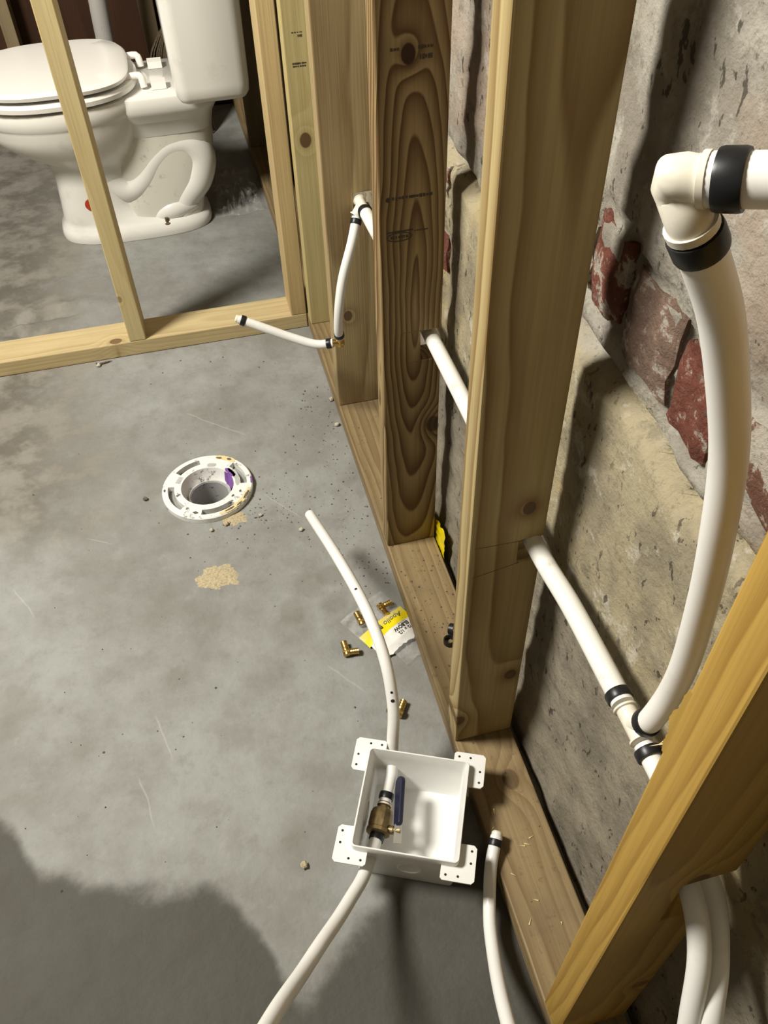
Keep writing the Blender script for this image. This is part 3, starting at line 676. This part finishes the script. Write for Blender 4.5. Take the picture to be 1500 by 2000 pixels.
mobj('rear_pedestal', loft(leg), MAT['china_dirty'], TO, smooth=True, sharp=60)
for s in (-1, 1):
    yy = TY+s*.046
    pth = spline([(-.47, yy, .215), (-.435, yy, .165), (-.385, yy, .128), (-.340, yy, .148), (-.295, yy, .200), (-.250, yy, .232), (-.200, yy, .232), (-.172, yy, .190), (-.190, yy, .130), (-.232, yy, .085), (-.255, yy, .045)], .012)
    mobj('trapway', sweep(pth, [.044]*len(pth), 20), MAT['china'], TO, smooth=True, sharp=60)
    pth = spline([(-.345, TY+s*.062, .030), (-.30, TY+s*.066, .050), (-.25, TY+s*.066, .062), (-.195, TY+s*.060, .060)], .008)
    mobj('trap_rib', sweep(pth, [.004+.027*math.sin(PI*k_/(len(pth)-1))**.6 if 0 < k_ < len(pth)-1 else .003 for k_ in range(len(pth))], 20), MAT['china'], TO, smooth=True, sharp=60)
mobj('seat_ring', loft([egg(-.728, -.300, .178, .3915, back=2.6), egg(-.736, -.294, .186, .394, back=2.6), egg(-.738, -.292, .188, .405, back=2.6), egg(-.732, -.297, .183, .412, back=2.6)]), MAT['seat'], TO, smooth=True, sharp=40)
for bx_, by_ in ((-.56, -.13), (-.56, .13), (-.35, -.12), (-.35, .12)): mobj('bumper', box((bx_-.012, TY+by_-.006, .384), (bx_+.012, TY+by_+.006, .393)), MAT['seat'], TO)
for bx_, by_ in ((-.45, -.15), (-.45, .15), (-.64, -.12), (-.64, .12)): mobj('bumper', box((bx_-.012, TY+by_-.006, .411), (bx_+.012, TY+by_+.006, .4205)), MAT['seat'], TO)
mobj('lid', loft([egg(-.728, -.320, .174, .4195, back=3.4), egg(-.737, -.311, .184, .422, back=3.4), egg(-.739, -.309, .187, .431, back=3.4), egg(-.730, -.318, .181, .439, back=3.4), egg(-.68, -.36, .14, .442, back=3)]), MAT['seat'], TO, smooth=True, sharp=40)
for yy in (TY-.075, TY+.075):
    h = mobj('hinge', join(box((-.262, yy-.016, .385), (-.225, yy+.016, .402)), sweep(spline([(-.325, yy, .415), (-.295, yy+.004, .417), (-.283, yy+.002, .413), (-.280, yy-.002, .390)], .006), .009, 12)), MAT['seat'], TO, smooth=True, sharp=40); bevel(h, .002)
def tsec(z, g=0, x0=-.207, x1=-.026, hw=.247, r=.030):
    a, b = (x1-x0)/2-g, hw-g
    return [Vector(((x0+x1)/2+u, TY+v, z)) for u, v in rrect(a, b, max(.006, r-g), 6)]
mobj('tank', loft([tsec(.388, .034), tsec(.390, .022), tsec(.396, .010), tsec(.408, .002), tsec(.43, 0), tsec(.74, -.004)]), MAT['china'], TO, smooth=True, sharp=60)
mobj('tank_lid', loft([tsec(.7405, -.010), tsec(.745, -.014), tsec(.772, -.014), tsec(.780, -.006)]), MAT['china'], TO, smooth=True, sharp=50)
mobj('flush_lever', join(lathe([(.0, 0), (.012, 0), (.012, .012), (0, .012)], (-.211, TY-.18, .69), (-1, 0, 0), 16), box((-.226, TY-.165, .684), (-.218, TY-.09, .696))), MAT['steel'], TO)
mobj('floor_bolt', lathe([(.011, 0), (.011, .004), (.005, .006), (.005, .018), (0, .018)], (-.297, TY-.098, .030), (0, 0, 1), 12), MAT['rust'], TO)
yq = TY-.0885
mobj('sticker', lathe([(0, 0), (.017, 0), (.017, .0012), (0, .0012)], (-.487, TY-.0925, .112), (0, -1, 0), 22), MAT['red'], TO)

# ------------------------------------------------------------------ far wall, pipe, broom
plank = wood('dark_brown_boards', (.052, .020, .008), (.026, .010, .005), (.05, .2), (0, .01), 60, .6, seed=12)
WB = tag(mobj('wall_back', box((-3.0, 3.05, 0), (.099, 3.12, 2.45)), plank), 'dark brown boarded wall behind the toilet', kind='structure')
for k in range(9):
    x = -1.3+.155*k; bevel(mobj('board', box((x, 3.038, .0), (x+.152, 3.05, 2.4)), plank, WB), .002, 1)
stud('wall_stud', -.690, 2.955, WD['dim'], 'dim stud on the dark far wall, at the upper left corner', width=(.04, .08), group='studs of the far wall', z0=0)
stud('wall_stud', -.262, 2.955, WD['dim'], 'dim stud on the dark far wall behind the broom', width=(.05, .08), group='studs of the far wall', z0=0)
VP = empty('vent_pipe', (-.40, 2.75, 0), 'grey painted pipe standing behind the toilet lid', 'pipe')
mobj('pipe_shaft', sweep(spline([(-.402, 2.75, 0), (-.378, 2.75, .30), (-.36, 2.75, .6), (-.25, 2.75, 2.2)], .05), .027, 24), MAT['pipegrey'], VP, smooth=True, sharp=50)
mobj('hub', sweep(spline([(-.402, 2.75, 0), (-.400, 2.75, .05)], .02), .036, 24), MAT['pipegrey'], VP, smooth=True, sharp=50)
BRM = empty('broom', (-.20, 2.82, 0), 'brown straw broom standing bristles down behind the toilet tank', 'broom')
mobj('broom_handle', sweep(spline([(-.172, 2.82, .32), (-.09, 2.87, 1.35)], .1), .012, 12), WD['dim'], BRM, smooth=True)
bv_, bf_ = [], []
for k in range(230):
    g = random.uniform(0, 2*PI); r = math.sqrt(random.random()); a, b = r*math.cos(g), r*math.sin(g)
    pa = spline([(-.175+a*.022, 2.82+b*.018, .335), (-.188+a*.058, 2.82+b*.032, .27), (-.195+a*.085, 2.82+b*.042, .16), (-.20+a*.10+random.uniform(-.02, .02), 2.82+b*.045, .002)], .08)
    v, f = sweep(pa, [.0028]*len(pa), 5); k0 = len(bv_); bv_ += v; bf_ += [tuple(i+k0 for i in q) for q in f]
tag(mobj('bristles', (bv_, bf_), MAT['broom'], BRM), kind='stuff')
mobj('binding', lathe([(.020, 0), (.030, -.02), (.034, -.045), (.02, -.05), (.012, .03)], (-.174, 2.82, .345), (.08, 0, 1), 20, True), MAT['broom'], BRM, smooth=True)

# ------------------------------------------------------------------ crinkled plastic by the toilet
def crumple(poly_c, rx, ry, h, s, n=26, zbase=.003):
    v, f = [], []
    for j in range(n+1):
        for i in range(n+1):
            u, w_ = i/n*2-1, j/n*2-1
            e = max(0, 1-max(abs(u), abs(w_))**4); q = Vector((u*3, w_*3, s))
            rr = 1+.18*noise.noise(Vector((u*1.5, w_*1.5, s+4)))
            z = zbase+h*e*(.25+abs(noise.noise(q*1.3))*1.3+.4*abs(noise.noise(q*3.3)))
            v.append((poly_c[0]+u*rx*rr, poly_c[1]+w_*ry*rr, z))
    m = n+1
    f = [(j*m+i, j*m+i+1, (j+1)*m+i+1, (j+1)*m+i) for j in range(n) for i in range(n)]
    return v, f
o = mobj('plastic_bag', crumple((-.085, 2.335, 0), .072, .135, .055, 3), MAT['clear2']); tag(o, 'crumpled clear plastic bag lying on the floor beside the toilet base', 'plastic bag')

# ------------------------------------------------------------------ printed fittings bag on the floor
BAG = empty('fittings_bag', (-.045, .66, 0), 'opened clear fittings bag with yellow and white printed label beside the plate', 'plastic bag')
uo = Vector((-.004, .684, 0)); ud = (Vector((-.0455, .6557, 0))-Vector((-.0044, .6782, 0))).normalized(); vd_ = Vector((-ud.y, ud.x, 0))    # ud = reading direction, vd_ = top of the letters
if vd_.dot(Vector((.5, -.86, 0))) < 0: vd_ = -vd_
def bg(u, v, z): return uo+ud*u+vd_*v+Vector((0, 0, z))
def bh(u, v): return .004+.007*max(0, 1-((u-.045)/.05)**2)*max(0, 1-((v-.0)/.07)**2)+.0025*noise.noise(Vector((u*60, v*60, 2)))
def sheet(u0, u1, v0, v1, dz, n=16, edge=None, lim=True):
    V_, F_ = [], []
    for j in range(n+1):
        for i in range(n+1):
            u = u0+(u1-u0)*i/n; v = v0+(v1-v0)*j/n
            if edge and j == n: v += edge*noise.noise(Vector((u*90, 1, 0)))
            V_.append(bg(u, v, max(.002, bh(u, v))+dz))
    m = n+1
    return V_, [(j*m+i, j*m+i+1, (j+1)*m+i+1, (j+1)*m+i) for j in range(n) for i in range(n)]
mobj('yellow_band', sheet(-.003, .094, -.0130, .0140, .0004), MAT['yellow'], BAG, smooth=True)
mobj('white_band', sheet(-.004, .090, .0135, .050, .0004, 18, .008), MAT['label'], BAG, smooth=True)
mobj('film', sheet(-.002, .095, -.062, .0, .0014, 20), MAT['clear'], BAG, smooth=True)
mobj('film', sheet(.006, .072, .036, .082, .0010, 20, .01), MAT['clear'], BAG, smooth=True)
mobj('torn_flap', sheet(.000, .014, .048, .084, .0008, 8, .006), MAT['label'], BAG, smooth=True)
def text(s, u, v, size, shear=0, mat='ink', bold=0):
    c = bpy.data.curves.new('t', 'FONT'); c.body = s; c.size = size; c.shear = shear; c.offset = bold; c.resolution_u = 3
    o = bpy.data.objects.new('t', c); COL.objects.link(o)
    me = bpy.data.meshes.new_from_object(o.evaluated_get(bpy.context.evaluated_depsgraph_get())); bpy.data.objects.remove(o)
    V_ = [bg(u+p.co.x, v+p.co.y, max(.002, bh(u+p.co.x, v+p.co.y))+.0011) for p in me.vertices]
    F_ = [tuple(p.vertices) for p in me.polygons]
    bpy.data.meshes.remove(me)
    return mobj('lettering', (V_, F_), MAT[mat], BAG)
text('Apollo', .006, -.006, .0145, .3); text("PEX", .052, -.005, .0125, 0, 'ink', .0004); text('ELBOW', .0105, .018, .0095, 0, 'ink', .0003); text('1/2 x 1/2', .0085, .0275, .0088, 0, 'ink', .0002); text('crimp fittings', .012, .0145, .0034)
def barb(org, a, b, r=.0062, la=.021, lb=.021):
    def arm(L): 
        pr = [(.003, -.006), (r, -.006), (r*1.08, .004)]
        for k in range(4): h = .006+k*(L-.006)/4; pr += [(r*.82, h), (r*.98, h+.0028), (r*.82, h+.0030)]
        return pr+[(r*.6, L), (.002, L)]
    return join(lathe(arm(la), org, a, 14), lathe(arm(lb), org, b, 14))
q = mobj('brass_elbow', barb(bg(.070, -.034, .008), Vector((1, .2, 0)), Vector((-.2, 1, .1))), MAT['brass'], BAG, smooth=True, sharp=35)
mobj('brass_elbow', barb(bg(.024, -.033, .008), Vector((.3, -1, .05)), Vector((1, .3, 0))), MAT['brass'], BAG, smooth=True, sharp=35)
o = mobj('brass_elbow_fitting', barb((-.1195, .6265, .0075), (.97, -.12, 0), (-.05, 1, .08)), MAT['brass'], smooth=True, sharp=35, loc=(-.1195, .6265, 0)); tag(o, 'loose brass barbed elbow on the concrete left of the fittings bag', 'fitting', 'loose brass fittings')
o = mobj('brass_elbow_fitting', barb((-.0640, .493, .0075), (.55, .83, 0), (-.8, .5, .1), la=.024), MAT['brass'], smooth=True, sharp=35, loc=(-.0640, .493, 0)); tag(o, 'brass barbed fitting peeping out behind the curved tube near the outlet box', 'fitting', 'loose brass fittings')
# black rings on the plate
def ring(name, c, ax_, r=.0098):
    o = mobj(name, lathe([(r*.78, -.0045), (r, -.0045), (r*1.02, 0), (r, .0045), (r*.78, .0045)], c, ax_, 28, True), MAT['black'], smooth=True, sharp=40, loc=(c[0], c[1], T)); return o
tag(ring('crimp_ring', (.0455, .5800, T+.0050), (.0, .1, 1)), 'loose black crimp ring lying flat on the bottom plate beside the middle stud', 'ring', 'loose crimp rings')
tag(ring('crimp_ring', (.0560, .5975, T+.0102), (.75, -.6, .25)), 'black crimp ring standing on edge on the bottom plate, half behind the middle stud', 'ring', 'loose crimp rings')
# yellow wrapper in the gap behind the flame-grain stud
o = mobj('torn_wrapper', crumple((.098, .800, 0), .008, .016, .03, 9, 14, .05), MAT['yellow'], smooth=True)
for v in o.data.vertices: pass
def wrap():
    v, f = [], []; n = 12
    for j in range(n+1):
        for i in range(n+1):
            u, s = i/n, j/n; y = .872-.112*u+.004*noise.noise(Vector((u*5, s*5, 1))); z = .012+s*(.052+.02*u)+.012*u; x = .0915+.006*abs(noise.noise(Vector((u*4, s*4, 7))))
            v.append((x, y, z))
    m = n+1
    v2 = [(a+.0004, b, c) for a, b, c in v]; k = len(v)
    f = [(j*m+i, j*m+i+1, (j+1)*m+i+1, (j+1)*m+i) for j in range(n) for i in range(n)]
    return v, f
bpy.data.objects.remove(o)
o = mobj('torn_wrapper', wrap(), MAT['yellow'], smooth=True); tag(o, 'yellow plastic wrapper stuck in the gap behind the flame-grain stud', 'wrapper')

# ------------------------------------------------------------------ sand, crumbs, grit
def heap(cx, cy, rx, ry, h, n=34):
    v, f = [], []
    for j in range(n+1):
        for i in range(n+1):
            u, w_ = i/n*2-1, j/n*2-1; d = math.hypot(u, w_)+.30*noise.noise(Vector((u*2.2, w_*2.2, 3)))+.12*noise.noise(Vector((u*9, w_*9, 3)))
            z = h*max(-.6, 1-d*d)*(.75+.5*noise.noise(Vector((u*8, w_*8, 1))))+.0004
            v.append((cx+u*rx*1.15, cy+w_*ry*1.15, z-.0012))
    m = n+1; return v, [(j*m+i, j*m+i+1, (j+1)*m+i+1, (j+1)*m+i) for j in range(n) for i in range(n)]
tag(mobj('sand_heap', heap(-.312, .852, .036, .030, .004), MAT['sand'], smooth=True), 'small spill of tan sand on the floor in front of the flange', 'sand', kind='stuff')
tag(mobj('sand_heap', heap(-.262, .990, .022, .016, .0035), MAT['sand'], smooth=True), 'thin scatter of tan sand at the near rim of the flange', 'sand', kind='stuff')
def pebble(c, r, mat, seed):
    v, f = [], []; n, m = 7, 5; random.seed(seed)
    for j in range(1, m):
        for i in range(n):
            g = 2*PI*i/n; q = PI*j/m; k = r*random.uniform(.75, 1.15)
            v.append((c[0]+k*math.sin(q)*math.cos(g), c[1]+k*math.sin(q)*math.sin(g), c[2]+k*.7*math.cos(q)))
    for j in range(m-2):
        for i in range(n): f.append((j*n+i, j*n+(i+1) % n, (j+1)*n+(i+1) % n, (j+1)*n+i))
    f += [tuple(range(n)), tuple((m-2)*n+i for i in range(n))]
    return v, f
for i, (px, py, r, m_, lab) in enumerate([(-.2805, .979, .0055, 'sand', 'tan crumb of mortar at the near rim of the flange'), (-.142, .925, .0050, 'stone', 'pale crumb on the open floor near the free end of the curved tube'),
        (-.310, .970, .0045, 'stone', 'grey crumb on the floor just below the flange'), (-.212, .985, .0040, 'stone', 'small grey crumb on the floor right of the flange sand'),
        (-.011, 1.205, .0060, 'stone', 'white chip on the floor against the far bottom plate'), (-.005, 1.293, .0055, 'stone', 'white chip beside the foot of the brown stud'),
        (-.5100, 1.566, .0060, 'stone', 'white chip on the floor beside the partition plate'), (-.429, 1.09, .0055, 'grit', 'dark crumb on the floor left of the flange'),
        (-.255, .30, .006, 'sand', 'tan wood chip on the floor left of the outlet box')]):
    tag(mobj('crumb', pebble((px, py, r*.6), r, MAT[m_], i), MAT[m_], loc=(px, py, 0)), lab, 'crumb', 'crumbs on the floor')
SC = empty('deck_screw', (-.495, 1.573, 0), 'rusty dark screw on the floor against the partition plate', 'screw')
mobj('shank', sweep([Vector((-.512, 1.570, .0028)), Vector((-.492, 1.574, .0028)), Vector((-.478, 1.577, .0026))], [.0022, .0022, .0004], 8), MAT['rust'], SC)
mobj('head', lathe([(.001, 0), (.0045, 0), (.0045, .0012), (.0022, .0035)], (-.515, 1.5695, .0042), (.97, .2, -.1), 12), MAT['rust'], SC)
random.seed(5); gv, gf = [], []
def grit(px, py, z, r):
    k = len(gv); g = random.uniform(0, 6.3)
    for q in range(4): gv.append((px+r*math.cos(g+q*1.57)*random.uniform(.6, 1.2), py+r*math.sin(g+q*1.57)*random.uniform(.6, 1.2), z+.0002))
    gv.append((px, py, z+r*.8)); gf.extend([(k, k+1, k+4), (k+1, k+2, k+4), (k+2, k+3, k+4), (k+3, k, k+4), (k+3, k+2, k+1, k)])
for i in range(560):
    z = random.random()
    if z < .38: px = -.005-abs(random.gauss(0, .07)); py = random.uniform(.75, 1.35); zz = 0
    elif z < .62: px = FX+random.gauss(.08, .07); py = FY+random.gauss(-.09, .05); zz = 0
    elif z < .84: px = random.uniform(.008, .084); py = random.choice((random.uniform(.15, 1.2), random.gauss(.66, .08))); zz = T
    else: px = random.uniform(-.65, -.05); py = random.uniform(.3, 1.55); zz = 0
    if zz == 0 and (px-FX)**2+(py-FY)**2 < .094**2: continue
    if zz == 0 and px > -.004: continue
    if (px+.0957)**2+(py-.3072)**2 < .14**2: continue
    grit(px, py, zz, random.choice((.0009, .0012, .0016, .0024)))
tag(mobj('floor_grit', (gv, gf), MAT['grit']), 'scatter of dark grit over the concrete and the plate', 'grit', kind='stuff')
sv = [shard((random.uniform(.01, .08), random.uniform(.06, .36), T+.0008), (random.uniform(-1, 1), random.uniform(-1, 1), .05), (0, 0, 1), random.uniform(.004, .010), .0011) for _ in range(9)]
tag(mobj('wood_shavings', join(*sv), MAT['splinter']), 'tiny pale wood shavings on the near end of the bottom plate', 'shavings', kind='stuff')
